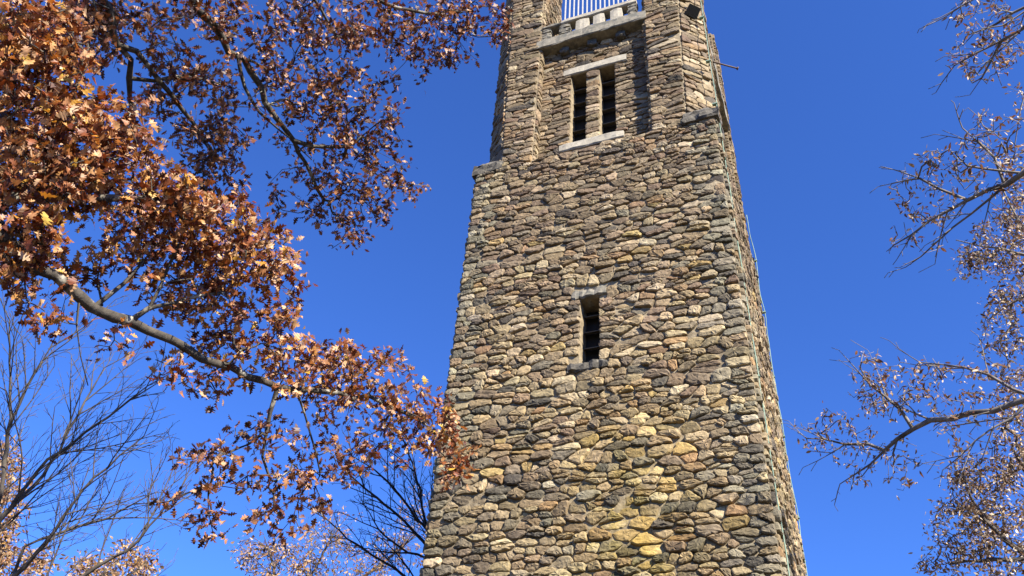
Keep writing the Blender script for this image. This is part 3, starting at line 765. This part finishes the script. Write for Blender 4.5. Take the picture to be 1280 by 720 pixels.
def tree(name, seed, root, label, limbs, att, wood, leaf=None, per=(3, 6), size=.08, spread=.14, tmpl=OVAL_T, cat='tree', tip=.004, seg=.22, wob=.12, top=None, r0=.2, gravity=.02, pw=2.3, mul=1.0, bare=None):
    r = np.random.default_rng(seed); W = Wood(seed + 1)
    root = np.array([root[0], root[1], 0.0]); t = empty(name, root, label, cat)
    top = root + np.array([.2, .1, 12]) if top is None else np.asarray(top, float)
    W.limb([root, root * .7 + top * .3 + r.normal(0, .1, 3), root * .35 + top * .65 + r.normal(0, .15, 3), top], r0, r0 * .3, own=0, step=.4)
    lids = [W.limb(pts, a, b_, 'near', .015, 0) for pts, a, b_, par in limbs]
    if bare:
        for ids in lids: W.twigs(ids, *bare)
    if att: W.shoots(blobs(att, r, mul), own=None, seg=seg, wob=wob, gravity=gravity)
    W.radii(tip, pw)
    W.mesh(None).build('trunk', [wood], t)
    if leaf:
        fb, n = foliage(W, 0, per, size, spread, r, tmpl, fold=(.1, .9)); fb.build('foliage', [leaf], t); print(name, n)
    return t

# right: near tree with nearly bare limbs
ra = pix(1560, 420, 12.5)
tree('thin_leaved_tree', 21, ra, 'nearly bare tree at the right edge, dark limbs with a few curled tan leaves', [
    ([np.array([ra[0] + .1, ra[1], 7.5])] + line([(1420, 160, 12.2), (1330, 185, 12), (1280, 208, 12), (1264, 222, 12), (1247, 251, 12), (1226, 256, 12), (1195, 280, 12.1), (1160, 310, 12.2), (1132, 334, 12.3)]), .046, .005, 0),
    (line([(1262, 222, 12), (1235, 236, 12), (1202, 253, 12.1), (1172, 265, 12.2), (1150, 285, 12.3), (1118, 306, 12.4)]), .018, .004, 0),
    (line([(1258, 216, 12), (1235, 182, 12.1), (1215, 172, 12.2), (1203, 160, 12.2)]), .018, .006, 0),
    (line([(1202, 253, 12.1), (1165, 230, 12.2), (1148, 212, 12.3), (1124, 214, 12.4)]), .014, .004, 0),
    ([np.array([ra[0], ra[1], 5.2])] + line([(1400, 470, 12.2), (1320, 482, 12), (1280, 503, 12), (1228, 522, 12.1), (1214, 515, 12.1), (1175, 527, 12.2), (1150, 528, 12.3), (1128, 540, 12.4), (1108, 560, 12.5), (1080, 588, 12.6), (1050, 605, 12.7)]), .046, .004, 0),
    (line([(1112, 556, 12.5), (1085, 555, 12.6), (1045, 556, 12.7), (1008, 548, 12.9)]), .012, .004, 0),
    (line([(1150, 528, 12.3), (1130, 515, 12.4), (1105, 505, 12.5), (1090, 480, 12.6), (1075, 460, 12.7)]), .016, .004, 0),
    (line([(1310, 488, 12), (1262, 522, 11.8), (1230, 545, 11.7), (1200, 572, 11.6), (1178, 588, 11.6)]), .022, .005, 0),
    (line([(1290, 500, 12), (1262, 480, 12.1), (1235, 468, 12.2), (1200, 455, 12.3), (1150, 453, 12.4)]), .02, .005, 0),
    ([np.array([ra[0] + .1, ra[1], 10.5])] + line([(1420, -40, 13), (1330, -5, 13), (1282, 6, 13), (1262, 12, 13), (1240, 38, 13), (1218, 41, 13)]), .026, .005, 0),
    (line([(1330, -5, 13), (1282, 30, 12.9), (1262, 45, 12.9), (1245, 57, 12.9), (1220, 72, 13), (1193, 82, 13)]), .026, .005, 0),
    (line([(1330, -20, 13), (1240, -25, 13), (1215, 0, 13), (1195, 15, 13), (1180, 22, 13.1)]), .02, .005, 0),
  ], [(1230, 20, 45, 25, 12.6, 13.6, 26), (1225, 70, 45, 28, 12.6, 13.6, 26), (1265, 60, 20, 40, 12.6, 13.6, 12), (1250, 160, 35, 30, 11.6, 12.6, 16), (1190, 195, 45, 30, 11.8, 12.7, 18), (1160, 235, 50, 40, 11.9, 12.7, 26), (1150, 290, 35, 35, 12, 12.7, 12),
      (1225, 220, 40, 30, 11.6, 12.6, 14), (1265, 260, 18, 30, 11.7, 12.5, 8), (1085, 480, 28, 40, 12.3, 13, 18), (1125, 490, 50, 40, 12, 12.9, 34), (1040, 540, 40, 25, 12.6, 13, 20), (1060, 555, 45, 25, 12.4, 12.9, 12), (1185, 480, 50, 35, 11.8, 12.6, 28),
      (1100, 595, 50, 22, 12.3, 12.9, 10), (1130, 560, 30, 20, 12.2, 12.7, 7), (1200, 540, 35, 30, 11.6, 12.2, 10), (1245, 490, 35, 35, 11.7, 12.5, 18), (1150, 585, 30, 12, 12, 12.6, 3)],
  TWIGBARK, TANLEAF, per=(1, 5), size=.072, spread=.09, wob=.14, r0=.22, tip=.0042, gravity=.05, mul=2.2, bare=(.75, .12, 2, .12))
# right: leafy trees behind it
rb = pix(1420, 700, 21)
tree('dry_leaved_tree', 31, rb, 'denser tree with dry brown leaves in the lower right corner', [
    ([np.array([rb[0], rb[1], 6])] + line([(1330, 650, 20), (1290, 600, 20), (1265, 560, 20)]), .1, .02, 0),
    ([np.array([rb[0], rb[1], 5])] + line([(1350, 720, 20), (1270, 690, 20), (1220, 640, 20), (1200, 590, 20)]), .09, .015, 0),
    (line([(1300, 700, 20), (1240, 700, 20), (1190, 705, 20)]), .05, .012, 0)],
  [(1235, 615, 50, 45, 19, 22, 75), (1250, 680, 55, 50, 19, 22, 85), (1200, 660, 35, 40, 19, 21, 36), (1265, 555, 28, 45, 19, 22, 42), (1210, 580, 24, 25, 19.4, 21, 12), (1175, 708, 30, 18, 19, 21, 12), (1270, 510, 16, 30, 19.4, 22, 12)],
  GREYBARK, GREYLEAF, per=(10, 15), size=.095, spread=.22, r0=.2, tip=.007, mul=1.5)
rc = pix(1480, 360, 19)
tree('dry_leaved_tree', 41, rc, 'tree with small pale dry leaves behind the bare limbs at right', [
    ([np.array([rc[0], rc[1], 11])] + line([(1360, 330, 18.5), (1290, 320, 18.5), (1240, 310, 18.6), (1195, 300, 18.8)]), .09, .012, 0),
    (line([(1330, 330, 18.5), (1270, 280, 18.5), (1255, 240, 18.6)]), .04, .01, 0),
    (line([(1340, 340, 18.5), (1275, 370, 18.5), (1235, 400, 18.6)]), .05, .01, 0)],
  [(1250, 310, 45, 45, 17.8, 19.6, 64), (1270, 270, 22, 35, 17.8, 19.6, 26), (1215, 330, 28, 25, 18, 19.4, 16), (1265, 360, 24, 40, 17.8, 19.6, 32), (1268, 210, 22, 30, 17.8, 19.4, 12), (1250, 410, 32, 40, 17.8, 19.4, 34), (1268, 460, 18, 35, 18, 19.4, 18), (1270, 120, 14, 30, 18, 19.4, 5)],
  PALEBARK, GREYLEAF, per=(7, 11), size=.09, spread=.17, mul=1.5, r0=.22, top=(rc[0] + .2, rc[1], 17), tip=.005)

# left: bare tree low in the corner
la = pix(-120, 820, 18)
tree('bare_tree', 51, la, 'leafless grey tree with fine upswept twigs in the lower left corner', [
    (line([(-90, 780, 18), (-30, 690, 18), (0, 630, 18), (10, 560, 18), (14, 480, 18), (12, 400, 18)]), .05, .009, 0),
    (line([(-40, 700, 18), (15, 630, 18), (50, 580, 17.8), (110, 540, 17.6), (150, 510, 17.4), (195, 480, 17.3)]), .036, .007, 0),
    (line([(0, 650, 18), (60, 590, 18.3), (95, 520, 18.6), (130, 460, 18.8)]), .025, .006, 0),
    (line([(0, 560, 18), (25, 500, 18), (60, 440, 18), (78, 400, 18)]), .02, .005, 0),
    (line([(-60, 760, 18), (30, 715, 17.5), (70, 660, 17.2), (95, 620, 17), (150, 570, 16.8), (180, 545, 16.8)]), .045, .008, 0),
    (line([(-40, 780, 17.5), (110, 718, 17), (170, 680, 16.7), (215, 625, 16.5), (235, 595, 16.4)]), .034, .006, 0),
    (line([(10, 690, 17.8), (90, 660, 17.6), (140, 645, 17.4), (185, 620, 17.2)]), .022, .005, 0)],
  [], GREYBARK, None, tip=.0038, bare=(1.9, .14, 3, .32), top=pix(-30, 690, 18), r0=.15)
for sd_, rt, lab, at, lf in (
    (61, pix(-60, 800, 30), 'tree with a thick crown of buff leaves behind the bare twigs at the left edge', [(0, 640, 36, 70, 28, 32, 110), (8, 570, 16, 30, 28.6, 31, 16), (20, 710, 50, 28, 28, 32, 60)], BUFFLEAF),
    (66, pix(140, 860, 32), 'rounded buff treetop just rising into the bottom edge beside the bare tree', [(140, 712, 55, 18, 30, 34, 60), (160, 690, 22, 14, 30.6, 33, 12), (100, 705, 20, 12, 30.5, 33, 10), (185, 705, 14, 12, 30.6, 33, 8)], BUFFLEAF)):
    tp = pix(at[0][0], at[0][1] + 60, 30)
    tree('buff_leaved_tree', sd_, tp, lab, [], at, GREYBARK, lf, per=(9, 15), size=.16, spread=.36, mul=1.3, top=tp, r0=.16, tip=.008, seg=.4)
tp = pix(350, 790, 60)
tree('sparse_leaved_tree', 71, tp, 'thin tree with pale tan leaves low in the gap left of the tower', [
    (line([(350, 770, 60), (340, 700, 60), (330, 670, 60)]), .1, .024, 0), (line([(360, 770, 60), (400, 700, 60), (420, 660, 60)]), .1, .024, 0), (line([(380, 770, 60), (470, 710, 61), (520, 670, 62)]), .1, .024, 0)],
  [(340, 700, 45, 28, 57, 62, 110), (400, 690, 45, 34, 57, 63, 95), (425, 655, 26, 22, 58, 62, 22), (310, 690, 22, 16, 58, 62, 16), (480, 695, 50, 30, 59, 64, 66), (520, 650, 22, 45, 60, 64, 34), (420, 715, 60, 14, 57, 62, 45)],
  GREYBARK, BUFFLEAF, per=(6, 10), size=.24, spread=.5, top=tp, r0=.25, tip=.013, seg=.7)
tp = pix(590, 800, 25)
tree('bare_tree', 81, tp, 'leafless dark tree behind the tower\'s left edge, limbs leaning left', [
    (line([(590, 760, 25), (545, 695, 25), (510, 655, 25), (475, 625, 25), (440, 597, 25), (415, 570, 25)]), .06, .012, 0),
    (line([(570, 770, 25), (500, 715, 24.8), (460, 690, 24.8), (428, 668, 24.8), (400, 640, 24.8)]), .055, .012, 0),
    (line([(590, 740, 25.2), (535, 665, 25.2), (500, 620, 25.2), (475, 590, 25.2), (440, 570, 25.2)]), .05, .01, 0),
    (line([(580, 740, 25.4), (532, 660, 25.4), (524, 610, 25.4), (510, 560, 25.4), (490, 530, 25.4)]), .045, .01, 0),
    (line([(545, 700, 25), (505, 690, 25), (470, 660, 25), (450, 620, 25)]), .03, .008, 0)],
  [], DARKBARK, None, tip=.0055, bare=(2.0, .26, 3, .3), top=pix(585, 745, 25), r0=.16)
